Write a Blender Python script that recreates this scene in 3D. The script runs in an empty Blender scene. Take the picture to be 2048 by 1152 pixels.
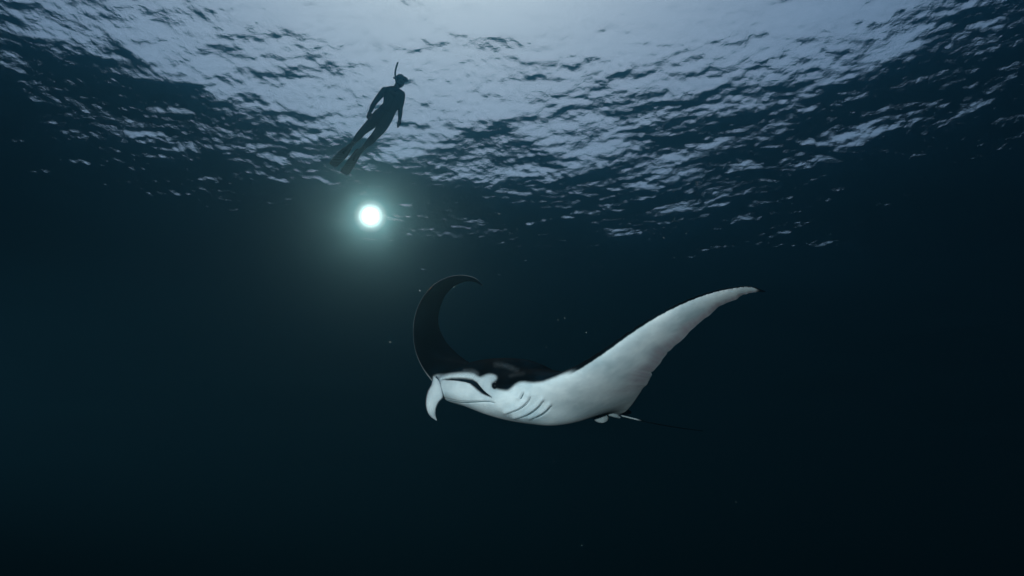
import bpy, bmesh, math, random
import numpy as np
from mathutils import Vector, Matrix
from mathutils.bvhtree import BVHTree
from mathutils.geometry import tessellate_polygon

random.seed(7)
rng = np.random.default_rng(11)
scene = bpy.context.scene
COL = scene.collection

# ------------------------------------------------------------------ camera
DEPTH = 10.5                      # metres of water above the camera
PITCH = math.radians(28.0)
FPX = 1250.0                      # focal length in pixels of the 2048 px wide photograph
cam_d = bpy.data.cameras.new('camera')
cam = bpy.data.objects.new('camera', cam_d)
COL.objects.link(cam)
cam.location = (0, 0, -DEPTH)
cam.rotation_euler = (math.pi / 2 + PITCH, 0, 0)
cam_d.sensor_width = 36.0
cam_d.lens = 36.0 * FPX / 2048.0
cam_d.clip_start = 0.05
cam_d.clip_end = 8000
scene.camera = cam

# ------------------------------------------------------------------ sky and sun
SUN_ELEV = math.radians(70)
SUN_AZ = math.radians(-13)        # from +Y, negative = towards the left of the view
world = bpy.data.worlds.new('World')
scene.world = world
world.use_nodes = True
wn = world.node_tree.nodes
wl = world.node_tree.links
bg = wn['Background']
sky = wn.new('ShaderNodeTexSky')
sky.sky_type = 'NISHITA'
sky.sun_disc = False
sky.sun_elevation = SUN_ELEV
sky.sun_rotation = SUN_AZ
sky.air_density = 1.0
sky.dust_density = 1.6
sky.ozone_density = 1.6
wl.new(sky.outputs['Color'], bg.inputs['Color'])
bg.inputs['Strength'].default_value = 0.15

sun_d = bpy.data.lights.new('sun', 'SUN')
sun_d.energy = 0.5
sun_d.angle = math.radians(12)
sun_d.color = (1.0, 0.95, 0.88)
sun = bpy.data.objects.new('sun', sun_d)
COL.objects.link(sun)
to_sun = Vector((math.sin(SUN_AZ) * math.cos(SUN_ELEV), math.cos(SUN_AZ) * math.cos(SUN_ELEV), math.sin(SUN_ELEV)))
sun.rotation_euler = to_sun.to_track_quat('Z', 'Y').to_euler()

scene.view_settings.view_transform = 'Standard'
scene.view_settings.look = 'None'
scene.view_settings.gamma = 1.0
scene.view_settings.use_curve_mapping = False
scene.view_settings.exposure = -0.55

scene.render.engine = 'CYCLES'
cy = scene.cycles
cy.use_denoising = True
cy.max_bounces = 6
cy.diffuse_bounces = 2
cy.glossy_bounces = 3
cy.transmission_bounces = 3
cy.transparent_max_bounces = 8
cy.volume_bounces = 0
cy.sample_clamp_indirect = 4.0
cy.caustics_reflective = False
cy.caustics_refractive = False


# ------------------------------------------------------------------ helpers
CR = np.array([1.0, 0, 0])
CU = np.array([0, -math.sin(PITCH), math.cos(PITCH)])
CF = np.array([0, math.cos(PITCH), math.sin(PITCH)])
C0 = np.array([0, 0, -DEPTH])


def at(px, py, d):
    """point of the place seen at photo pixel (px, py), d metres along the view axis"""
    x = (px - 1024.0) * d / FPX
    y = (576.0 - py) * d / FPX
    return C0 + CR * x + CU * y + CF * d


def to_px(P):
    q = np.asarray(P) - C0
    x, y, d = q @ CR, q @ CU, q @ CF
    return 1024.0 + x * FPX / d, 576.0 - y * FPX / d


def new_mesh(name, V, Fc, mat=None, smooth=True):
    me = bpy.data.meshes.new(name)
    me.from_pydata([tuple(map(float, v)) for v in V], [], [tuple(map(int, f)) for f in Fc])
    if smooth:
        me.polygons.foreach_set('use_smooth', [True] * len(me.polygons))
    if mat:
        me.materials.append(mat)
    me.update()
    return me


def link(name, me, parent=None):
    o = bpy.data.objects.new(name, me)
    COL.objects.link(o)
    if parent is not None:
        o.parent = parent
        o.matrix_parent_inverse = Matrix.Translation(-Vector(parent.location))
    return o


def empty(name, loc):
    o = bpy.data.objects.new(name, None)
    COL.objects.link(o)
    o.location = tuple(map(float, loc))
    o.empty_display_size = 0.1
    return o


def tag(o, label=None, cat=None, group=None, kind=None):
    if label: o['label'] = label
    if cat: o['category'] = cat
    if group: o['group'] = group
    if kind: o['kind'] = kind


def material(name):
    m = bpy.data.materials.new(name)
    m.use_nodes = True
    nt = m.node_tree
    p = nt.nodes['Principled BSDF']
    p.inputs['IOR'].default_value = 1.06      # wet surfaces under water: hardly any mirror sheen
    return m, nt, nt.nodes, nt.links, p


def catmull(P, n):
    """smooth curve through the rows of P, n samples per span"""
    P = np.asarray(P, float)
    E = np.vstack([2 * P[0] - P[1], P, 2 * P[-1] - P[-2]])
    out = []
    for i in range(1, len(E) - 2):
        p0, p1, p2, p3 = E[i - 1], E[i], E[i + 1], E[i + 2]
        t = (np.arange(n) / n)[:, None]
        out.append(0.5 * (2 * p1 + (p2 - p0) * t + (2 * p0 - 5 * p1 + 4 * p2 - p3) * t ** 2 + (3 * p1 - p0 - 3 * p2 + p3) * t ** 3))
    out.append(E[-2][None])
    return np.vstack(out)


def tube(path, radii, seg=10, flat=1.0):
    """closed tube along a path of 3D points"""
    path = np.asarray(path, float)
    n = len(path)
    V, Fc = [], []
    ref = None
    for i in range(n):
        t = path[min(i + 1, n - 1)] - path[max(i - 1, 0)]
        t /= np.linalg.norm(t) + 1e-9
        if ref is None:
            a = np.cross(t, [0.3, 0.5, 0.8])
        else:
            a = ref - t * ref.dot(t)
        a /= np.linalg.norm(a)
        ref = a
        b = np.cross(t, a)
        for k in range(seg):
            w = 2 * math.pi * k / seg
            V.append(path[i] + radii[i] * (a * math.cos(w) + b * math.sin(w) * flat))
    for i in range(n - 1):
        for k in range(seg):
            k2 = (k + 1) % seg
            Fc.append((i * seg + k, i * seg + k2, (i + 1) * seg + k2, (i + 1) * seg + k))
    Fc.append(tuple(range(seg - 1, -1, -1)))
    Fc.append(tuple((n - 1) * seg + k for k in range(seg)))
    return V, Fc


def seg_dist(px, py, line):
    """distance in photo pixels to a polyline and position 0..1 along it"""
    best = np.full(px.shape, 1e9)
    pos = np.zeros(px.shape)
    L = np.array(line, float)
    ln = np.hypot(*(L[1:] - L[:-1]).T)
    cum = np.concatenate([[0], np.cumsum(ln)])
    for i in range(len(L) - 1):
        a, b = L[i], L[i + 1]
        d = b - a
        t = np.clip(((px - a[0]) * d[0] + (py - a[1]) * d[1]) / (d @ d), 0, 1)
        e = np.hypot(px - a[0] - t * d[0], py - a[1] - t * d[1])
        m = e < best
        best[m] = e[m]
        pos[m] = ((cum[i] + t * ln[i]) / cum[-1])[m]
    return best, pos


def in_poly(px, py, poly):
    r = np.zeros(px.shape, bool)
    n = len(poly)
    for i in range(n):
        x1, y1 = poly[i]
        x2, y2 = poly[(i + 1) % n]
        c = ((y1 > py) != (y2 > py)) & (px < (x2 - x1) * (py - y1) / ((y2 - y1) if y2 != y1 else 1e-9) + x1)
        r ^= c
    return r


def sstep(a, b, x):
    t = np.clip((x - a) / (b - a), 0, 1)
    return t * t * (3 - 2 * t)


# ------------------------------------------------------------------ water surface
def build_water():
    waves = []
    g = np.random.default_rng(3)
    for lam0, n, slope in ((9, 6, .026), (4, 10, .032), (2, 14, .032), (1.0, 20, .033), (.55, 26, .033), (.32, 40, .042), (.2, 44, .042)):
        for _ in range(n):
            lam = lam0 * g.uniform(.7, 1.4)
            k = 2 * math.pi / lam
            th = g.normal(1.6, .7)
            waves.append((k * math.cos(th), k * math.sin(th), slope * math.sqrt(2.0 / n) / k, g.uniform(0, 6.28)))
    th_f = np.linspace(math.radians(90 - 62), math.radians(90 + 62), 1000)
    th_b = np.linspace(math.radians(90 + 62), math.radians(360 + 90 - 62), 160)[1:-1]
    th = np.concatenate([th_f, th_b])
    r = [0.4]
    while r[-1] < 2600:
        q = r[-1]
        r.append(q + (0.25 if q < 4 else 0.046 if q < 22 else 0.046 * (q / 22) ** 1.9))
    r = np.array(r)
    nt, nr = len(th), len(r)
    R, T = np.meshgrid(r, th, indexing='ij')
    X, Y = R * np.cos(T), R * np.sin(T)
    Z = np.zeros_like(X)
    cell = np.gradient(r)[:, None]
    for kx, ky, a, ph in waves:
        lam = 2 * math.pi / math.hypot(kx, ky)
        fade = np.clip((lam / (2.2 * cell)) - 1, 0, 1)
        Z += fade * a * np.sin(kx * X + ky * Y + ph)
    print('water rms height', Z.std(), 'max', np.abs(Z).max(), 'verts', Z.size)
    V = np.stack([X, Y, Z], -1).reshape(-1, 3)
    i = np.arange(nr - 1)[:, None]
    j = np.arange(nt)[None, :]
    j2 = (j + 1) % nt
    Q = np.stack([i * nt + j, (i + 1) * nt + j, (i + 1) * nt + j2, i * nt + j2], -1).reshape(-1, 4)
    c = len(V)
    V = np.vstack([V, [[0, 0, 0]]])
    me = bpy.data.meshes.new('water_surface')
    nq = len(Q)
    tri = np.stack([np.full(nt, c), np.arange(nt), (np.arange(nt) + 1) % nt], -1)
    me.vertices.add(len(V))
    me.vertices.foreach_set('co', V.astype(np.float32).ravel())
    loops = np.concatenate([Q.ravel(), tri.ravel()]).astype(np.int32)
    me.loops.add(len(loops))
    me.loops.foreach_set('vertex_index', loops)
    me.polygons.add(nq + nt)
    starts = np.concatenate([np.arange(nq) * 4, nq * 4 + np.arange(nt) * 3]).astype(np.int32)
    me.polygons.foreach_set('loop_start', starts)
    me.polygons.foreach_set('use_smooth', np.ones(nq + nt, bool))
    me.update(calc_edges=True)
    me.validate()

    m = bpy.data.materials.new('water_surface')
    m.use_nodes = True
    nt_ = m.node_tree
    N, Lk = nt_.nodes, nt_.links
    N.remove(N['Principled BSDF'])
    out = N['Material Output']
    geo = N.new('ShaderNodeNewGeometry')
    noise = N.new('ShaderNodeTexNoise')
    noise.inputs['Scale'].default_value = 6.0
    noise.inputs['Detail'].default_value = 3.0
    noise.inputs['Roughness'].default_value = 0.55
    Lk.new(geo.outputs['Position'], noise.inputs['Vector'])
    bump = N.new('ShaderNodeBump')
    bump.inputs['Strength'].default_value = 1.0
    bump.inputs['Distance'].default_value = 0.012
    Lk.new(noise.outputs['Fac'], bump.inputs['Height'])
    fine = N.new('ShaderNodeTexNoise')
    fine.inputs['Scale'].default_value = 40.0
    fine.inputs['Detail'].default_value = 2.0
    Lk.new(geo.outputs['Position'], fine.inputs['Vector'])
    bump_c = bump
    bump = N.new('ShaderNodeBump')
    bump.inputs['Strength'].default_value = 1.0
    bump.inputs['Distance'].default_value = 0.0016
    Lk.new(fine.outputs['Fac'], bump.inputs['Height'])
    Lk.new(bump_c.outputs['Normal'], bump.inputs['Normal'])
    fr = N.new('ShaderNodeFresnel')
    fr.inputs['IOR'].default_value = 1.32
    Lk.new(bump.outputs['Normal'], fr.inputs['Normal'])
    gl = N.new('ShaderNodeBsdfGlossy')
    gl.inputs['Roughness'].default_value = 0.02
    gl.inputs['Color'].default_value = (1, 1, 1, 1)
    Lk.new(bump.outputs['Normal'], gl.inputs['Normal'])
    tr = N.new('ShaderNodeBsdfTransparent')
    tr.inputs['Color'].default_value = (1, 1, 1, 1)
    mix = N.new('ShaderNodeMixShader')
    Lk.new(fr.outputs[0], mix.inputs[0])
    Lk.new(tr.outputs[0], mix.inputs[1])
    Lk.new(gl.outputs[0], mix.inputs[2])
    Lk.new(mix.outputs[0], out.inputs['Surface'])
    me.materials.append(m)
    o = link('water_surface', me)
    tag(o, 'rippled underside of the sea surface with a bright window of sky', None, None, 'structure')


# ------------------------------------------------------------------ water body
def build_haze():
    x, y0, y1, z0, z1 = 500.0, -450.0, 550.0, -140.0, -0.62
    V = [(-x, y0, z0), (x, y0, z0), (x, y1, z0), (-x, y1, z0), (-x, y0, z1), (x, y0, z1), (x, y1, z1), (-x, y1, z1)]
    Fc = [(3, 2, 1, 0), (4, 5, 6, 7), (0, 1, 5, 4), (1, 2, 6, 5), (2, 3, 7, 6), (3, 0, 4, 7)]
    m = bpy.data.materials.new('haze')
    m.use_nodes = True
    N, Lk = m.node_tree.nodes, m.node_tree.links
    N.remove(N['Principled BSDF'])
    pv = N.new('ShaderNodeVolumePrincipled')
    pv.inputs['Color'].default_value = (0.072, 0.275, 0.415, 1)
    pv.inputs['Absorption Color'].default_value = (0.0, 0.15, 0.15, 1)
    pv.inputs['Density'].default_value = 0.045
    pv.inputs['Anisotropy'].default_value = 0.9
    Lk.new(pv.outputs['Volume'], N['Material Output'].inputs['Volume'])
    m.cycles.volume_sampling = 'MULTIPLE_IMPORTANCE'
    m.cycles.homogeneous_volume = True
    o = link('haze', new_mesh('haze', V, Fc, m, False))
    o['kind'] = 'stuff'


# ------------------------------------------------------------------ manta ray
def manta_skin():
    m, nt, N, L, p = material('manta_skin')
    w = N.new('ShaderNodeAttribute'); w.attribute_name = 'white'
    d = N.new('ShaderNodeAttribute'); d.attribute_name = 'dusk'
    tc = N.new('ShaderNodeTexCoord')
    n1 = N.new('ShaderNodeTexNoise'); n1.inputs['Scale'].default_value = 3.2; n1.inputs['Detail'].default_value = 5
    n2 = N.new('ShaderNodeTexNoise'); n2.inputs['Scale'].default_value = 38; n2.inputs['Detail'].default_value = 4
    L.new(tc.outputs['Object'], n1.inputs['Vector'])
    L.new(tc.outputs['Object'], n2.inputs['Vector'])
    # pale underside with cool and greyish clouds
    r1 = N.new('ShaderNodeValToRGB')
    r1.color_ramp.elements[0].position = .33; r1.color_ramp.elements[0].color = (.42, .48, .51, 1)
    r1.color_ramp.elements[1].position = .66; r1.color_ramp.elements[1].color = (.74, .75, .76, 1)
    L.new(n1.outputs['Fac'], r1.inputs[0])
    mx = N.new('ShaderNodeMix'); mx.data_type = 'RGBA'
    mx.inputs['B'].default_value = (.43, .37, .41, 1)
    L.new(d.outputs['Fac'], mx.inputs['Factor'])
    L.new(r1.outputs['Color'], mx.inputs['A'])
    # near-black back with faint blue-grey clouds
    r2 = N.new('ShaderNodeValToRGB')
    r2.color_ramp.elements[0].position = .45; r2.color_ramp.elements[0].color = (.0025, .0032, .004, 1)
    r2.color_ramp.elements[1].position = .75; r2.color_ramp.elements[1].color = (.005, .014, .022, 1)
    L.new(n1.outputs['Fac'], r2.inputs[0])
    # speckled border between the two
    ad = N.new('ShaderNodeMath'); ad.operation = 'MULTIPLY_ADD'
    ad.inputs[1].default_value = .16; L.new(n2.outputs['Fac'], ad.inputs[0])
    sb = N.new('ShaderNodeMath'); sb.operation = 'SUBTRACT'; sb.inputs[1].default_value = .08
    L.new(w.outputs['Fac'], ad.inputs[2]); L.new(ad.outputs[0], sb.inputs[0])
    mr = N.new('ShaderNodeMapRange'); mr.interpolation_type = 'SMOOTHSTEP'
    mr.inputs['From Min'].default_value = .08; mr.inputs['From Max'].default_value = .98
    L.new(sb.outputs[0], mr.inputs['Value'])
    m2 = N.new('ShaderNodeMix'); m2.data_type = 'RGBA'
    L.new(mr.outputs['Result'], m2.inputs['Factor'])
    n3 = N.new('ShaderNodeTexNoise'); n3.inputs['Scale'].default_value = 14; n3.inputs['Detail'].default_value = 8; n3.inputs['Roughness'].default_value = .7
    L.new(tc.outputs['Object'], n3.inputs['Vector'])
    r3 = N.new('ShaderNodeValToRGB')
    r3.color_ramp.elements[0].position = .30; r3.color_ramp.elements[0].color = (.84, .86, .88, 1)
    r3.color_ramp.elements[1].position = .60; r3.color_ramp.elements[1].color = (1, 1, 1, 1)
    L.new(n3.outputs['Fac'], r3.inputs[0])
    mm = N.new('ShaderNodeMix'); mm.data_type = 'RGBA'; mm.blend_type = 'MULTIPLY'; mm.inputs['Factor'].default_value = 1.0
    L.new(mx.outputs['Result'], mm.inputs['A']); L.new(r3.outputs['Color'], mm.inputs['B'])
    L.new(r2.outputs['Color'], m2.inputs['A']); L.new(mm.outputs['Result'], m2.inputs['B'])
    L.new(m2.outputs['Result'], p.inputs['Base Color'])
    p.inputs['Roughness'].default_value = .5
    p.inputs['Specular IOR Level'].default_value = .10
    bp = N.new('ShaderNodeBump'); bp.inputs['Strength'].default_value = .25; bp.inputs['Distance'].default_value = .004
    L.new(n2.outputs['Fac'], bp.inputs['Height']); L.new(bp.outputs['Normal'], p.inputs['Normal'])
    return m


# stations from the far wing tip to the near wing tip:
# leading edge (px, py, metres), trailing edge, bulge up, bulge down, bluntness
STATIONS = [
    ((965.5, 570, 6.75), (964, 571.5, 6.80), .004, .004, 0),
    ((948, 556, 6.78), (950, 564.5, 6.90), .012, .012, 0),
    ((918, 551, 6.75), (930, 563.5, 6.95), .018, .018, 0),
    ((885, 559.5, 6.68), (905, 575.5, 7.0), .025, .025, 0),
    ((858, 580, 6.58), (887, 598, 7.0), .03, .03, 0),
    ((838, 612, 6.46), (877, 632, 6.98), .04, .04, 0),
    ((829, 650, 6.33), (881, 662, 6.95), .05, .05, 0),
    ((831, 692, 6.18), (902, 695, 6.92), .06, .06, 0),
    ((846, 729, 6.0), (945, 728, 6.9), .08, .09, 0),
    ((868, 757, 5.78), (1030, 760, 6.85), .16, .14, .3),
    ((869, 775, 5.62), (1120, 798, 6.7), .24, .135, .9),
    ((895, 781, 5.48), (1180, 815, 6.6), .34, .145, 1),
    ((932, 786, 5.35), (1232, 828, 6.45), .375, .185, 1),
    ((968, 786, 5.24), (1243, 828, 6.3), .34, .21, 1),
    ((1000, 778, 5.17), (1254, 822, 6.12), .24, .24, .8),
    ((1040, 764, 5.12), (1266, 808, 5.92), .17, .20, .3),
    ((1090, 759, 5.04), (1277, 792, 5.75), .10, .13, 0),
    ((1140, 742, 4.95), (1288, 775, 5.6), .07, .09, 0),
    ((1200, 706, 4.85), (1304, 751, 5.42), .05, .07, 0),
    ((1260, 664, 4.77), (1328, 717, 5.24), .04, .055, 0),
    ((1320, 627, 4.70), (1362, 679, 5.06), .033, .045, 0),
    ((1380, 599, 4.65), (1404, 643, 4.90), .028, .035, 0),
    ((1430, 582.5, 4.62), (1443, 612, 4.78), .022, .026, 0),
    ((1470, 575, 4.60), (1477, 594, 4.70), .016, .018, 0),
    ((1500, 573.2, 4.60), (1504, 586, 4.65), .010, .011, 0),
    ((1531, 582.5, 4.62), (1530, 584, 4.63), .003, .003, 0),
]
LIP = [(882, 758), (900, 756.5), (916, 757), (930, 758.5), (940, 761), (948, 767), (955, 775), (963, 783), (972, 789), (982, 795)]
JAW = [(886, 797), (900, 800.5), (915, 803.5), (930, 804.5), (950, 804), (975, 803), (991, 805.5)]
GILLS = [
    [(1047, 785), (1045.5, 790), (1043, 795), (1040.5, 798)],
    [(1061, 793), (1058, 802), (1050, 811), (1038, 819), (1026, 824), (1014, 827)],
    [(1088, 801), (1080, 812), (1070, 821), (1058, 829), (1046, 834), (1033, 837)],
    [(1103, 811), (1096, 820), (1086, 828), (1075, 834), (1063, 838)],
]
def chaikin(L, n=2):
    L = np.array(L, float)
    for _ in range(n):
        a, b = L[:-1] * .75 + L[1:] * .25, L[:-1] * .25 + L[1:] * .75
        L = np.vstack([L[:1], np.stack([a, b], 1).reshape(-1, 2), L[-1:]])
    return [tuple(q) for q in L]


BLACK = chaikin([(850, 700), (861, 750), (876, 751), (890, 750), (905, 748), (930, 746), (944, 747.5), (951, 751), (956, 755), (962, 756),
                 (968, 753), (975, 750), (985, 750), (992, 754), (994, 760), (990, 764), (984, 766), (982.5, 773), (988, 779), (997, 781), (1006, 782.5),
                 (1015, 783), (1022, 779), (1029, 772), (1037, 766.5), (1046, 764.5), (1058, 766.5), (1070, 767),
                 (1084, 765.5), (1100, 760), (1122, 751), (1145, 739), (1172, 722), (1210, 698), (1210, 600), (850, 600)])


def build_manta():
    root = empty('manta_ray', at(1060, 830, 5.9))
    tag(root, 'manta ray with black back and white belly gliding through the dark water, wings raised', 'manta ray')
    skin = manta_skin()
    nst = len(STATIONS)
    sub = 24
    LE = catmull([at(*s[0]) for s in STATIONS], sub)
    TE = catmull([at(*s[1]) for s in STATIONS], sub)
    prm = catmull([s[2:] for s in STATIONS], sub)
    ns = len(LE)
    sv = np.arange(ns) / sub
    hu, hd, bl = np.maximum(prm[:, 0], .002), np.maximum(prm[:, 1], .002), np.clip(prm[:, 2], 0, 1)
    # small notches in the trailing edge, little serrations along the leading edge
    chord = LE - TE
    cl = np.linalg.norm(chord, axis=1, keepdims=True)
    wing = sstep(15.5, 17.5, sv) * sstep(25, 24, sv)
    nz = np.zeros(ns)
    for k, a in ((1.1, .010), (2.3, .008), (4.3, .004), (8.1, .0018)):
        nz += a * np.sin(sv * k * 2.1 + k * 5)
    nz -= .030 * np.exp(-((sv - 18.15) / .05) ** 2) + .018 * np.exp(-((sv - 19.3) / .05) ** 2)
    TE -= chord / cl * (nz * wing)[:, None]
    LE += chord / cl * (wing * .004 * np.sin(sv * 31) * np.sin(sv * 12.7))[:, None]
    chord = LE - TE
    S = np.gradient((LE + TE) / 2, axis=0)
    S /= np.linalg.norm(S, axis=1, keepdims=True)
    fw = chord / np.linalg.norm(chord, axis=1, keepdims=True)
    Up = np.cross(fw, S)
    Up /= np.linalg.norm(Up, axis=1, keepdims=True)
    # smooth the up direction along the span
    for _ in range(40):
        Up[1:-1] = (Up[:-2] + 2 * Up[1:-1] + Up[2:]) / 4
    Up /= np.linalg.norm(Up, axis=1, keepdims=True)
    nc = 130
    t = (1 - np.cos(np.linspace(0, 1, nc) * math.pi * .5)) ** 1.0
    t = t / t[-1]
    t = np.where(t < 0, 0, t)
    naca = 5 * (.2969 * np.sqrt(t) - .126 * t - .3516 * t ** 2 + .2843 * t ** 3 - .1036 * t ** 4)
    naca = naca / naca.max()
    u = np.clip(t / .34, 0, 1)
    blunt = (1 - (1 - u) ** 2.6) ** (1 / 2.2)
    tail = 1 - sstep(.30, 1.0, t) ** 1.1
    blunt = blunt * tail
    prof = naca[None] * (1 - bl[:, None]) + blunt[None] * bl[:, None]
    base = LE[:, None] - chord[:, None] * t[None, :, None]
    top = base + Up[:, None] * (hu[:, None] * prof)[..., None]
    bot = base - Up[:, None] * (hd[:, None] * prof)[..., None]
    # loop: TE -> dorsal -> LE -> ventral -> TE
    loop = np.concatenate([top[:, ::-1], bot[:, 1:-1]], 1)
    ml = loop.shape[1]
    side = np.concatenate([np.ones(nc), -np.ones(nc - 2)])
    tt = np.concatenate([t[::-1], t[1:-1]])
    V = loop.reshape(-1, 3)
    i = np.arange(ns - 1)[:, None]
    j = np.arange(ml)[None]
    j2 = (j + 1) % ml
    Q = np.stack([i * ml + j, i * ml + j2, (i + 1) * ml + j2, (i + 1) * ml + j], -1).reshape(-1, 4)
    caps = [tuple(range(ml))[::-1], tuple((ns - 1) * ml + k for k in range(ml))]

    # normals for "does this side face the diver's camera"
    G = loop
    ds = np.gradient(G, axis=0)
    dt = np.roll(G, -1, 1) - np.roll(G, 1, 1)
    Nn = np.cross(dt, ds)
    Nn /= np.linalg.norm(Nn, axis=2, keepdims=True) + 1e-12
    cen = G.mean(axis=1, keepdims=True)
    sgn = np.sign(((G - cen) * Nn).sum(-1).mean())
    Nn *= sgn
    Nn = Nn.reshape(-1, 3)
    vd = V - C0
    vd /= np.linalg.norm(vd, axis=1, keepdims=True)
    facing = sstep(.15, -.05, (Nn * vd).sum(1))
    px, py = to_px(V)
    SV = np.repeat(sv, ml)
    SD = np.tile(side, ns)
    TT = np.tile(tt, ns)
    centre = sstep(8.6, 9.2, SV) * sstep(17.4, 16.6, SV)

    # ----- markings of the skin and a painted sheen
    white = np.where(SD < 0, sstep(.002, .016, TT), 0.0)
    tipd = sstep(24.1, 24.75, SV) + .6 * sstep(.12, .03, TT) * sstep(20.5, 23.5, SV) * (.5 + .5 * np.sin(SV * 41 + 3 * np.sin(SV * 13))) + sstep(.8, .3, SV)
    white = white * (1 - np.clip(tipd, 0, 1))
    # dark freckles along the leading edge of the near wing
    inside = in_poly(px, py, BLACK)
    dist, _ = seg_dist(px, py, [q for q in BLACK if q[1] > 690 and q[0] < 1205])
    sd = np.where(inside, -dist, dist)
    wpx = sstep(-8.0, 5.0, sd)
    m = facing * centre
    white = white * (1 - m) + wpx * m
    # shoulder sheen painted into the colour, and pale smear over the upper lip
    for line, wd, amt in (([(992, 729), (1010, 731), (1024, 736), (1034, 741)], 9.0, .22),
                          ([(1022, 752), (1032, 749), (1046, 747)], 8, .18),
                          ([(930, 742), (946, 743), (954, 748)], 8, .26),
                          ([(905, 745), (930, 743)], 5, .10)):
        d, _ = seg_dist(px, py, line)
        white = np.maximum(white, amt * np.exp(-(d / wd) ** 2) * m + 0)
    d, pos = seg_dist(px, py, LIP)
    wide = np.interp(pos, [0, .15, .4, .6, .8, 1], [1.0, 3.2, 4.6, 6.2, 4.0, 1.0])
    below = 1.0
    lipm = sstep(1.25, .55, d / wide) * m
    white = white * (1 - .97 * lipm)
    # dusky margin of the near wing
    dusk = np.where(SD < 0, sstep(.42, .8, TT + .05 * np.sin(SV * 5)) * sstep(15.5, 18.0, SV), 0)
    dusk = dusk * (1 - .6 * sstep(.9, .99, TT))
    streak = .5 + .5 * np.sin(SV * 23 + 2 * np.sin(SV * 7))
    dusk = dusk * (.65 + .35 * streak)

    # ----- relief: mouth slot, jaw crease, gill folds
    disp = np.zeros(len(V))
    disp -= .045 * sstep(1.2, .5, d / wide) * m
    d2, p2 = seg_dist(px, py, JAW)
    disp -= .012 * np.exp(-(d2 / 1.8) ** 2) * m * sstep(1.0, .9, p2)
    for gl_ in GILLS:
        dg, pg = seg_dist(px, py, gl_)
        endf = np.clip(np.sin(pg * math.pi) * 1.6, 0, 1)
        disp -= .013 * np.exp(-(dg / 1.9) ** 2) * m * endf
        # the flap in front of each slit swells a little
        off = [(x - 5, y - 3) for x, y in gl_]
        do, po = seg_dist(px, py, off)
        disp += .013 * np.exp(-(do / 4.5) ** 2) * m
    # brow over the eye
    de = np.hypot(px - 996, py - 768)
    disp += .022 * np.exp(-(de / 14) ** 2) * m
    V = V + Nn * disp[:, None]

    me = new_mesh('body', V, [tuple(q) for q in Q] + caps, skin)
    for nm, arr in (('white', white), ('dusk', dusk)):
        a = me.attributes.new(nm, 'FLOAT', 'POINT')
        a.data.foreach_set('value', np.clip(arr, 0, 1).astype(np.float32))
    body = link('body', me, root)
    bvh = BVHTree.FromPolygons([Vector(v) for v in V], [tuple(q) for q in Q])

    def hit(x, y):
        dr = Vector(at(x, y, 1.0) - C0).normalized()
        h = bvh.ray_cast(Vector(C0), dr)
        return h[0], h[1], dr

    def flat_attr(me_, w, dk=0.0):
        for nm, val in (('white', w), ('dusk', dk)):
            a = me_.attributes.new(nm, 'FLOAT', 'POINT')
            val = np.full(len(me_.vertices), val, np.float32) if np.isscalar(val) else np.asarray(val, np.float32)
            a.data.foreach_set('value', val)

    dark, nt, N, L, p = material('manta_slit')
    p.inputs['Base Color'].default_value = (.09, .13, .145, 1)
    p.inputs['Roughness'].default_value = .7

    # gill slits and mouth line: thin slivers lying in their creases
    def sliver(name, line, wmax, power=1.0):
        C = catmull([(x, y) for x, y in line], 8)
        pts = []
        for x, y in C:
            h, nrm, dr = hit(x, y)
            if h is None:
                continue
            pts.append((np.array(h), np.array(nrm), np.array(dr)))
        n = len(pts)
        Vv, Ff = [], []
        for k in range(n):
            tdir = pts[min(k + 1, n - 1)][0] - pts[max(k - 1, 0)][0]
            nr = pts[k][1]
            if nr @ pts[k][2] > 0: nr = -nr
            s_ = np.cross(tdir, nr); s_ /= np.linalg.norm(s_) + 1e-9
            w_ = wmax * (math.sin(math.pi * (k + .15) / (n - .7)) ** power) + .0006
            for a_, b_ in ((-1, .001), (0, .004), (1, .001), (0, -.010)):
                Vv.append(pts[k][0] + s_ * a_ * w_ + nr * b_)
        for k in range(n - 1):
            for q in range(4):
                q2 = (q + 1) % 4
                Ff.append((k * 4 + q, k * 4 + q2, (k + 1) * 4 + q2, (k + 1) * 4 + q))
        Ff += [(3, 2, 1, 0), tuple((n - 1) * 4 + q for q in range(4))]
        return link(name, new_mesh(name, Vv, Ff, dark), root)

    for k, gl_ in enumerate(GILLS):
        sliver('gill_slit', gl_, (.008, .0025, .004, .0045)[k])
    sliver('mouth_line', JAW, .0042, .6)

    # eye: dark bulging ball with a brow of skin around it
    h, nrm, dr = hit(989, 771)
    eye_m, nt, N, L, p = material('manta_eye')
    p.inputs['Base Color'].default_value = (.004, .004, .005, 1)
    p.inputs['Roughness'].default_value = .12
    p.inputs['IOR'].default_value = 1.34
    bm = bmesh.new()
    bmesh.ops.create_uvsphere(bm, u_segments=24, v_segments=16, radius=.030)
    nn = -Vector(dr) if h is None else (nrm if nrm.dot(dr) < 0 else -nrm)
    c = h - nn * .010
    bmesh.ops.translate(bm, verts=bm.verts, vec=c)
    me = bpy.data.meshes.new('eye'); bm.to_mesh(me); bm.free()
    me.materials.append(eye_m)
    me.polygons.foreach_set('use_smooth', [True] * len(me.polygons))
    link('eye', me, root)

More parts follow.
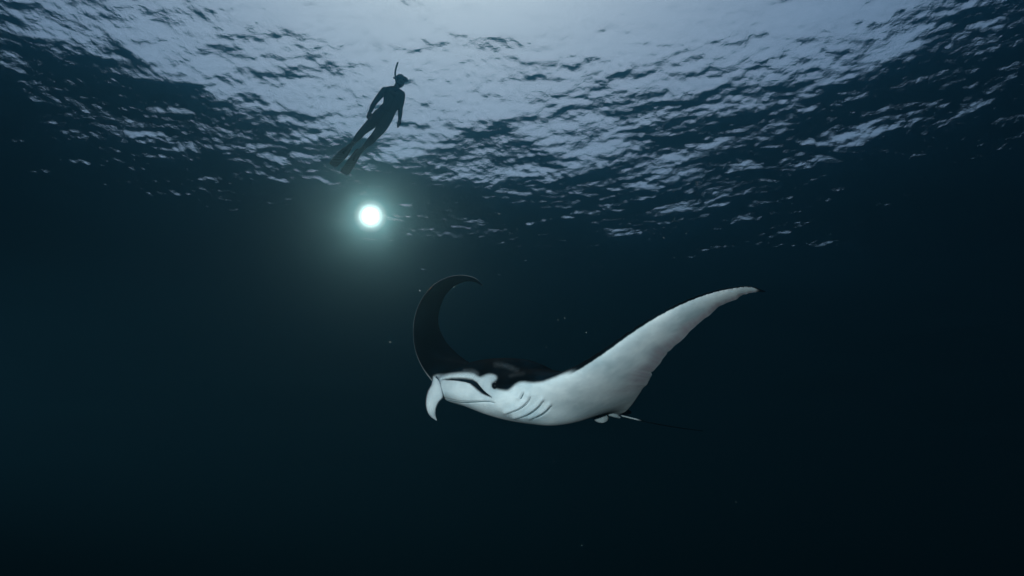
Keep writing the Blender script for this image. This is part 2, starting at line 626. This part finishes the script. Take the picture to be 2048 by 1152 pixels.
    # lobes, fins: lofted strips with thickness between two edges
    def blade(name, A, B, thick, white_, camber=0.0, n=10, m_=9, dk=0.0):
        A = catmull([at(*a) for a in A], n)
        B = catmull([at(*b) for b in B], n)
        Vv, Ww = [], []
        k_ = len(A)
        mid = (A + B) / 2
        for sgn_ in (1, -1):
            for i_ in range(k_):
                tg = mid[min(i_ + 1, k_ - 1)] - mid[max(i_ - 1, 0)]
                nr = np.cross(B[i_] - A[i_], tg); nr /= np.linalg.norm(nr) + 1e-9
                if nr @ (mid[i_] - C0) > 0: nr = -nr
                wd_ = np.linalg.norm(B[i_] - A[i_])
                for j_ in range(m_):
                    q = j_ / (m_ - 1)
                    edge = math.sqrt(max(0, 1 - (2 * q - 1) ** 2))
                    th_ = thick * edge * min(1, wd_ / (4 * thick))
                    Vv.append(A[i_] * (1 - q) + B[i_] * q + nr * (sgn_ * th_ + camber * wd_ * edge ** 2))
        Ff = []
        o_ = k_ * m_
        for i_ in range(k_ - 1):
            for j_ in range(m_ - 1):
                a_ = i_ * m_ + j_
                Ff.append((a_, a_ + 1, a_ + m_ + 1, a_ + m_))
                Ff.append((o_ + a_, o_ + a_ + m_, o_ + a_ + m_ + 1, o_ + a_ + 1))
        for j_ in range(m_ - 1):
            Ff.append((j_, o_ + j_, o_ + j_ + 1, j_ + 1))
            e_ = (k_ - 1) * m_ + j_
            Ff.append((e_, e_ + 1, o_ + e_ + 1, o_ + e_))
        me_ = new_mesh(name, Vv, Ff, skin)
        bm_ = bmesh.new(); bm_.from_mesh(me_)
        bmesh.ops.remove_doubles(bm_, verts=bm_.verts, dist=.0006)
        bmesh.ops.recalc_face_normals(bm_, faces=bm_.faces)
        bm_.to_mesh(me_); bm_.free()
        me_.polygons.foreach_set('use_smooth', [True] * len(me_.polygons))
        flat_attr(me_, white_, dk)
        return link(name, me_, root)

    # far head lobe, hanging unrolled
    o = blade('cephalic_fin',
              [(866, 752, 5.60), (862.5, 768, 5.55), (854.5, 784, 5.52), (851, 803, 5.50), (853.5, 821, 5.50), (861, 833, 5.52), (873.5, 841.5, 5.55)],
              [(880, 764, 5.56), (885, 782, 5.52), (886.5, 795, 5.50), (878, 805, 5.50), (872.5, 817, 5.50), (871.5, 829, 5.52), (874, 841, 5.55)],
              .016, .93, .10, dk=.12)
    o['label'] = 'white head lobe hanging down'
    # tail, light at its root
    path = catmull([at(1206, 829, 6.35), at(1236, 830.5, 6.46), at(1262, 836, 6.55), at(1292, 843.5, 6.66), at(1330, 851, 6.8), at(1368, 857, 6.95), at(1406, 862, 7.1)], 8)
    rr = np.interp(np.linspace(0, 1, len(path)), [0, .15, .45, 1], [.024, .009, .0065, .0035])
    Vv, Ff = tube(path, rr, 8)
    me = new_mesh('tail', Vv, Ff, skin)
    pxx, _ = to_px(np.array(Vv))
    flat_attr(me, np.where(np.arange(len(Vv)) % 8 >= 0, sstep(1288, 1270, pxx) * .85, 0))
    link('tail', me, root)
    blade('pelvic_fin', [(1166, 822, 6.28), (1180, 834, 6.24), (1194, 844, 6.24), (1203, 846.5, 6.26)],
          [(1204, 812, 6.3), (1212, 824, 6.3), (1217, 833, 6.32), (1216, 838, 6.34)], .018, .62, .05)
    blade('pelvic_fin', [(1192, 822, 6.26), (1212, 829, 6.24), (1228, 834.5, 6.28), (1239, 837, 6.33)],
          [(1206, 810, 6.3), (1222, 820, 6.3), (1234, 828, 6.32), (1241, 834, 6.36)], .014, .66, .05)
    blade('dorsal_fin', [(1228, 826, 6.52), (1242, 820.5, 6.53), (1252, 818, 6.55), (1262, 822, 6.6)],
          [(1232, 832, 6.5), (1246, 831, 6.53), (1255, 830, 6.57), (1262, 827, 6.6)], .018, 0.0)
    return root


# ------------------------------------------------------------------ swimmer
def build_swimmer():
    D = 8.4
    K = D / 12.0
    PX = D / FPX                       # metres per photo pixel at the swimmer

    def P(x, y, dz=0.0):
        # the legs trail a little towards the camera, the head is farther off
        return at(x, y, D + dz + .006 * ((x - 770) * .46 + (222 - y) * .89))
    root = empty('person', P(716, 296))
    tag(root, 'snorkeller in a black wetsuit and long fins hanging below the bright water surface', 'person')
    V, Fc = [], []

    def add(v, f):
        o = len(V)
        V.extend(v)
        Fc.extend([tuple(o + i for i in q) for q in f])

    def ball(c, r, ax=None):
        nu, nv = 16, 10
        v, f = [], []
        ax = ax if ax is not None else np.eye(3)
        r = np.array([r] * 3 if np.isscalar(r) else r)
        for i in range(nv + 1):
            a = math.pi * i / nv
            for j in range(nu):
                b = 2 * math.pi * j / nu
                q = np.array([math.sin(a) * math.cos(b), math.sin(a) * math.sin(b), math.cos(a)]) * r
                v.append(c + q @ ax)
        for i in range(nv):
            for j in range(nu):
                j2 = (j + 1) % nu
                f.append((i * nu + j, (i + 1) * nu + j, (i + 1) * nu + j2, i * nu + j2))
        add(v, f)

    def limb(pts, closed_ends=True):
        """pts: (x, y, dz, radius px)"""
        q = catmull([list(P(a, b, c)) + [r * PX] for a, b, c, r in pts], 6)
        v, f = tube(q[:, :3], q[:, 3], 14)
        add(v, f)
        ball(q[0, :3], q[0, 3])
        ball(q[-1, :3], q[-1, 3])

    # torso
    limb([(778, 182, 0, 8.5), (778, 192, -.02, 11), (778, 202, -.01, 11.5), (776, 212, 0, 11.5), (769, 222, 0, 13), (763, 230, .02, 12.5)])
    limb([(799, 189, 0, 9), (795, 198, -.02, 11), (789, 208, -.01, 11), (782, 218, 0, 11.5), (777, 228, 0, 12), (773, 236, .02, 12)])
    limb([(773, 180, 0, 6.5), (788, 181, 0, 9), (803, 188.5, 0, 7.5)])
    limb([(783, 192, -.04, 10.5), (791, 195, -.04, 10)])
    limb([(789, 182, .01, 7.5), (794, 173, .0, 6.2), (797, 166, -.01, 6.2)])
    # legs
    limb([(759, 230, 0, 12), (743, 247, -.03, 10.3), (726, 262.5, -.04, 7.3), (717, 273, .0, 6.8), (711, 280, .02, 5.2), (704.5, 288, .03, 3.7)])
    limb([(773, 236, 0, 12.3), (762, 257, -.06, 10), (749, 273, -.06, 7.6), (741.5, 281.5, -.0, 7.3), (734, 289, .03, 5.4), (726, 297.5, .04, 3.8)])
    # arms
    limb([(769, 181, 0, 7.2), (759, 193, .03, 6.2), (749.5, 205, .04, 5.0), (745, 213, .0, 4.8), (740.5, 223, -.04, 3.4)])
    limb([(804, 190, 0, 7.0), (803.5, 203, .04, 5.6), (801, 216, .04, 4.8), (800.5, 226, .0, 4.6), (799.3, 240, -.05, 3.3)])
    # head: skull, face, jaw, nose, ears
    hx = np.array([CR * .93 + CU * -.05 - CF * .36, CR * .05 + CU * .99, CF])
    hx = np.array([hx[0] / np.linalg.norm(hx[0]), hx[1] / np.linalg.norm(hx[1]), np.cross(hx[0], hx[1])])
    ball(P(801, 159.5), (.098 * K, .105 * K, .078 * K), hx)
    ball(P(802, 166.5, -.02), (.070 * K, .075 * K, .060 * K), hx)
    limb([(798, 166, 0, 6), (801, 171, -.03, 4.6)])
    ball(P(809.5, 163.5, -.055 * K), (.020 * K, .022 * K, .016 * K), hx)
    ball(P(797, 162, -.085 * K), (.014 * K, .030 * K, .012 * K), hx)
    ball(P(799, 161, .08 * K), (.014 * K, .030 * K, .012 * K), hx)
    # hands: palm, four bent fingers, thumb
    def hand(w, k, tip, spread, thumb):
        w, k, tip = (np.array(q, float) for q in (w, k, tip))
        limb([(w[0], w[1], w[2], 2.9), ((w[0] + k[0]) / 2, (w[1] + k[1]) / 2, (w[2] + k[2]) / 2, 3.9), (k[0], k[1], k[2], 3.6)])
        for i in range(4):
            o = (i - 1.5)
            a = k + np.array([spread[0] * o, spread[1] * o, .022 * o])
            ln = (.80, .97, 1.0, .86)[i]
            b = a + (tip - k) * .5 * ln + np.array([spread[0] * o * .3, spread[1] * o * .3, .0])
            c = a + (tip - k) * ln + np.array([0, 0, -.018])
            limb([(*a, 1.15), (*b, 1.0), (*c, .8)])
        m = w + (k - w) * .35
        t1 = m + np.array(thumb) * .6
        t2 = m + np.array(thumb) + (tip - k) * .25
        limb([(*m, 1.7), (*t1, 1.3), (*t2, .95)])
    hand((740.3, 223.5, -.04), (737.8, 229.3, -.05), (734.0, 236.6, -.06), (1.15, .55), (4.6, 3.6, -.03))
    hand((799.2, 241, -.05), (797.8, 247.5, -.06), (795.0, 255.6, -.07), (.9, .35), (-3.4, 3.2, -.05))

    me = bpy.data.meshes.new('body')
    me.from_pydata([tuple(map(float, v)) for v in V], [], Fc)
    o = bpy.data.objects.new('tmp_body', me)
    COL.objects.link(o)
    rm = o.modifiers.new('r', 'REMESH'); rm.mode = 'VOXEL'; rm.voxel_size = .0085 * K
    sm = o.modifiers.new('s', 'SMOOTH'); sm.factor = .5; sm.iterations = 6
    dg = bpy.context.evaluated_depsgraph_get()
    me2 = bpy.data.meshes.new_from_object(o.evaluated_get(dg))
    me2.name = 'body'
    bpy.data.objects.remove(o)
    suit, nt, N, L, p = material('wetsuit')
    p.inputs['Base Color'].default_value = (.006, .007, .008, 1)
    p.inputs['Roughness'].default_value = .75
    p.inputs['Specular IOR Level'].default_value = .15
    nz = N.new('ShaderNodeTexNoise'); nz.inputs['Scale'].default_value = 60
    bp = N.new('ShaderNodeBump'); bp.inputs['Strength'].default_value = .2; bp.inputs['Distance'].default_value = .002
    L.new(nz.outputs['Fac'], bp.inputs['Height']); L.new(bp.outputs['Normal'], p.inputs['Normal'])
    skinm, nt, N, L, p = material('swimmer_skin')
    p.inputs['Base Color'].default_value = (.03, .022, .019, 1)
    p.inputs['Roughness'].default_value = .6
    me2.materials.clear()
    me2.materials.append(suit); me2.materials.append(skinm)
    nP = len(me2.polygons)
    cen = np.zeros(nP * 3); me2.polygons.foreach_get('center', cen)
    qx, qy = to_px(cen.reshape(-1, 3))
    isk = ((qy < 173.5) & (qx > 785)) | (np.hypot(qx - 737, qy - 232) < 8.5) | (np.hypot(qx - 797, qy - 249) < 8.5)
    me2.polygons.foreach_set('material_index', isk.astype(np.int32))
    me2.polygons.foreach_set('use_smooth', [True] * nP)
    body = link('body', me2, root)

    rub, nt, N, L, p = material('black_rubber')
    p.inputs['Base Color'].default_value = (.008, .009, .010, 1)
    p.inputs['Roughness'].default_value = .45
    hairm, nt, N, L, p = material('dark_hair')
    p.inputs['Base Color'].default_value = (.012, .009, .007, 1)
    p.inputs['Roughness'].default_value = .7
    glass, nt, N, L, p = material('mask_glass')
    p.inputs['Base Color'].default_value = (.02, .025, .03, 1)
    p.inputs['Roughness'].default_value = .05

    # short hair
    V.clear(); Fc.clear()
    ball(P(800.2, 157.3, .005), (.101 * K, .092 * K, .084 * K), hx)
    link('hair', new_mesh('hair', V, Fc, hairm), root)

    # mask: frame, glass, strap
    V.clear(); Fc.clear()
    c = P(809.3, 158.3, -.045 * K)
    fwd, up, sd = hx[0], hx[1], hx[2]
    def boxy(c_, w, h, dpt, r=.35):
        v, f = [], []
        n = 20
        for z in (0, 1):
            for k in range(n):
                a = 2 * math.pi * k / n
                ca, sa = math.cos(a), math.sin(a)
                e = .55
                x_ = math.copysign(abs(ca) ** e, ca) * w
                y_ = math.copysign(abs(sa) ** e, sa) * h
                sc = 1.0 if z == 0 else .88
                v.append(c_ + sd * x_ * sc + up * y_ * sc + fwd * (z * dpt))
        for k in range(n):
            k2 = (k + 1) % n
            f.append((k, k2, n + k2, n + k))
        f.append(tuple(range(n))[::-1]); f.append(tuple(range(n, 2 * n)))
        return v, f
    v, f = boxy(c - fwd * .035 * K, .082 * K, .045 * K, .065 * K)
    mk = link('mask', new_mesh('mask', v, f, rub, False), root)
    v, f = boxy(c + fwd * .0305 * K, .066 * K, .032 * K, .004 * K)
    link('lens', new_mesh('lens', v, f, glass, False), mk)
    ring = []
    for k in range(29):
        a = 2 * math.pi * k / 28
        ring.append(P(800.8, 158.6) + K * (fwd * .106 * math.cos(a) + sd * .090 * math.sin(a) + up * (.004 - .012 * math.cos(a))))
    v, f = tube(ring, [.011 * K] * len(ring), 6, .5)
    link('strap', new_mesh('strap', v, f, rub), mk)

    # snorkel with mouthpiece and clip
    pts = catmull([P(803.5, 169, -.11 * K), P(798.5, 168.5, -.115 * K), P(793.2, 164.5, -.11 * K), P(791.2, 157, -.105 * K), P(790.3, 147, -.10 * K), P(791.4, 139, -.10 * K), P(793.2, 132, -.10 * K), P(795.6, 125.2, -.10 * K)], 6)
    v, f = tube(pts, [.0175 * K] * len(pts), 10)
    sn = link('snorkel', new_mesh('snorkel', v, f, rub), root)
    V.clear(); Fc.clear()
    v, f = tube([P(786.6, 155.2, -.10 * K), P(789, 156, -.10 * K), P(793, 157.5, -.09 * K)], [.016 * K, .022 * K, .016 * K], 8)
    link('clip', new_mesh('clip', v, f, rub), sn)

    # fins: foot pocket, blade with two rails
    def fin(outline, axis, rails, d0, d1, pocket):
        a0, a1 = np.array(axis[0], float), np.array(axis[1], float)
        ax = a1 - a0
        L_ = ax @ ax

        def dz(x, y):
            t_ = ((np.array([x, y]) - a0) @ ax) / L_
            return d0 + (d1 - d0) * t_ + .05 * math.sin(t_ * 3.0)
        out = catmull(outline + [outline[0]], 3)[:-1]
        n = len(out)
        mid = out.mean(0)
        v, f = [], []
        for z in (-.009, .009):
            for x, y in out: v.append(P(x, y, dz(x, y) + z))
        tri = tessellate_polygon([[Vector((x, y, 0)) for x, y in out]])
        for q in tri:
            f.append(tuple(q)); f.append(tuple(n + k for k in q[::-1]))
        for k in range(n):
            k2 = (k + 1) % n
            f.append((k, n + k, n + k2, k2))
        fo = link('fin', new_mesh('fin', v, f, rub, False), root)
        for rl in rails:
            q = catmull([P(x, y, dz(x, y)) for x, y in rl], 5)
            v, f = tube(q, np.linspace(.018, .010, len(q)) * K, 8)
            link('rail', new_mesh('rail', v, f, rub), fo)
        V.clear(); Fc.clear()
        limb([(x, y, dz(x, y), r) for x, y, r in pocket])
        link('foot_pocket', new_mesh('foot_pocket', V, Fc, rub), fo)
    fin([(703, 288.5), (693, 292.5), (684.5, 297), (675, 306), (665.5, 316), (658.8, 325.5), (659.8, 329), (665.5, 332.4), (671.5, 334.4), (679, 328.5), (688, 319.5), (696, 309.5), (701.5, 300), (705, 292)],
        ((704, 289), (665, 330)), [[(696, 293), (676, 307), (660, 327)], [(703, 296), (692, 314), (672.5, 333)]], .02, .30,
        [(705.5, 287, 3.9), (700, 292.5, 4.8), (694, 299, 5.2), (689, 305, 4.0)])
    fin([(724.5, 299), (717, 297.5), (711.5, 299.5), (704, 308.5), (695.5, 319.5), (687.5, 331.5), (680.9, 342), (682.2, 345), (689, 348.6), (695.5, 350.6), (702, 342), (710.5, 328), (717.5, 314.5), (722, 304.5)],
        ((725, 298), (688, 347)), [[(713, 300), (697, 321), (682, 343)], [(721.5, 305), (711.5, 325), (696.5, 349)]], .03, .36,
        [(726.5, 297, 4.0), (720, 303, 5.0), (714, 310, 5.4), (709, 318, 4.0)])


# ------------------------------------------------------------------ light in the water
def build_lamp():
    c = at(741, 432, 11.3)
    root = empty('dive_light', c)
    tag(root, 'small glaring round white light glowing in the dark water below the fins', 'light')
    bm = bmesh.new()
    bmesh.ops.create_icosphere(bm, subdivisions=3, radius=.10)
    bmesh.ops.translate(bm, verts=bm.verts, vec=Vector(c))
    me = bpy.data.meshes.new('lens'); bm.to_mesh(me); bm.free()
    me.polygons.foreach_set('use_smooth', [True] * len(me.polygons))
    m = bpy.data.materials.new('lit_lens')
    m.use_nodes = True
    N, L = m.node_tree.nodes, m.node_tree.links
    N.remove(N['Principled BSDF'])
    em = N.new('ShaderNodeEmission')
    em.inputs['Color'].default_value = (1.0, .45, .31, 1)
    em.inputs['Strength'].default_value = 950.0
    L.new(em.outputs[0], N['Material Output'].inputs['Surface'])
    me.materials.append(m)
    link('lens', me, root)
    # added disc: glare round the lens painted as emission, fading outwards
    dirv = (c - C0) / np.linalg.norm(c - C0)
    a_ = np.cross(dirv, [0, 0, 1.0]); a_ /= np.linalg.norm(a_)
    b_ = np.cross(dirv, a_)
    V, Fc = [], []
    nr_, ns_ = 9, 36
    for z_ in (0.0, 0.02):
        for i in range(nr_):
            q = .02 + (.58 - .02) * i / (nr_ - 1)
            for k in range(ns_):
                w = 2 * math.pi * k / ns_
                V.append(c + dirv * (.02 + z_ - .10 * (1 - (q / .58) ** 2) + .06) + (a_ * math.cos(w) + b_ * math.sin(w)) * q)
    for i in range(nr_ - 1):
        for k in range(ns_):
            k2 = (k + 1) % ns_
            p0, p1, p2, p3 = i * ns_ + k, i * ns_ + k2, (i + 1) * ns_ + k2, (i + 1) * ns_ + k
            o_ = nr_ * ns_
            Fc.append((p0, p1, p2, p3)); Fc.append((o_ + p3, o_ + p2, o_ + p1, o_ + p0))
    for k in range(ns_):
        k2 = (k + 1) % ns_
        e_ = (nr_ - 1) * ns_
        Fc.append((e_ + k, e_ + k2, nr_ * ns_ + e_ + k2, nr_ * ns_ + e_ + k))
    md = bpy.data.materials.new('painted_glow')
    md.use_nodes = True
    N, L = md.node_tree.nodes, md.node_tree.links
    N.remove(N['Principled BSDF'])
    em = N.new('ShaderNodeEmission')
    at_ = N.new('ShaderNodeAttribute'); at_.attribute_name = 'glow_falloff'
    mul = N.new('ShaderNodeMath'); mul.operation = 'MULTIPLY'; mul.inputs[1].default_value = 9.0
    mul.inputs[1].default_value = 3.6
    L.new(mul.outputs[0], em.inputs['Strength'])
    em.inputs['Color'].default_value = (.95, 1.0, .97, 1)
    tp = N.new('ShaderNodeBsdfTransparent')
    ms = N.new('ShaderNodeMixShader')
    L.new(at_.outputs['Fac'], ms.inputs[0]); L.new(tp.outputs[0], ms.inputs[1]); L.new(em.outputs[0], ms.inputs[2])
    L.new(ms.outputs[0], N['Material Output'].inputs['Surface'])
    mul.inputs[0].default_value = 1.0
    me = new_mesh('glow_disc', V, Fc, md)
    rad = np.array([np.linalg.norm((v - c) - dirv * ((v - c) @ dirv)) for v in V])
    at2 = me.attributes.new('glow_falloff', 'FLOAT', 'POINT')
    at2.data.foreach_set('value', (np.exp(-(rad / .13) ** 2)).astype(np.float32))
    link('glow_disc', me, root)
    # dark housing behind the lens
    dirv = (c - C0) / np.linalg.norm(c - C0)
    hm, nt, N, L, p = material('lamp_housing')
    p.inputs['Base Color'].default_value = (.02, .02, .022, 1)
    p.inputs['Roughness'].default_value = .4
    pts = [c + dirv * q for q in (.08, .09, .12, .35, .40)]
    v, f = tube(pts, [.066, .08, .08, .06, .045], 20)
    link('housing', new_mesh('housing', v, f, hm), root)


def build_strobe():
    """the photographer's flash, on its arm up and to the left of the camera"""
    p = C0 + CR * -.9 + CU * -.05 + CF * .35
    tgt = at(1090, 760, 5.2)
    d = bpy.data.lights.new('camera_strobe', 'SPOT')
    d.energy = 2050.0
    d.color = (.80, .93, 1.0)
    d.shadow_soft_size = .06
    d.spot_size = math.radians(54)
    d.spot_blend = 1.0
    o = bpy.data.objects.new('camera_strobe', d)
    COL.objects.link(o)
    o.location = tuple(p)
    o.rotation_euler = Vector(p - tgt).to_track_quat('Z', 'Y').to_euler()


# ------------------------------------------------------------------ drifting specks
def build_specks():
    m, nt, N, L, p = material('pale_speck')
    p.inputs['Base Color'].default_value = (.6, .66, .66, 1)
    p.inputs['Roughness'].default_value = .6
    t = (1 + 5 ** .5) / 2
    ico = np.array([(-1, t, 0), (1, t, 0), (-1, -t, 0), (1, -t, 0), (0, -1, t), (0, 1, t), (0, -1, -t), (0, 1, -t), (t, 0, -1), (t, 0, 1), (-t, 0, -1), (-t, 0, 1)]) / math.sqrt(1 + t * t)
    icf = [(0, 11, 5), (0, 5, 1), (0, 1, 7), (0, 7, 10), (0, 10, 11), (1, 5, 9), (5, 11, 4), (11, 10, 2), (10, 7, 6), (7, 1, 8), (3, 9, 4), (3, 4, 2), (3, 2, 6), (3, 6, 8), (3, 8, 9), (4, 9, 5), (2, 4, 11), (6, 2, 10), (8, 6, 7), (9, 8, 1)]

    def cloud(name, pts, label):
        V, Fc = [], []
        for c, r in pts:
            o = len(V)
            for q in ico: V.append(c + q * r)
            Fc += [tuple(o + k for k in f) for f in icf]
        o = link(name, new_mesh(name, V, Fc, m))
        tag(o, label, None, None, 'stuff')
    pts = []
    for _ in range(240):
        d = rng.uniform(2.2, 9)
        pts.append((at(rng.uniform(-100, 2150), rng.uniform(60, 1130), d), d / FPX * rng.uniform(.2, .55)))
    cloud('drifting_specks', pts, 'fine pale specks drifting in the dark open water')
    pts = []
    for cx, cy_, sx, sy, n in ((1396, 362, 5, 8, 16), (1345, 440, 14, 26, 22), (1395, 352, 3, 2, 4), (1290, 330, 40, 40, 16)):
        for _ in range(n):
            pts.append((at(rng.normal(cx, sx), rng.normal(cy_, sy), 7 + rng.normal(0, .2)), 7 / FPX * rng.uniform(.35, .9)))
    cloud('rising_bubbles', pts, 'loose trail of tiny bubbles rising above the raised near wing')


build_water()
build_haze()
build_manta()
build_swimmer()
build_lamp()
build_strobe()
build_specks()
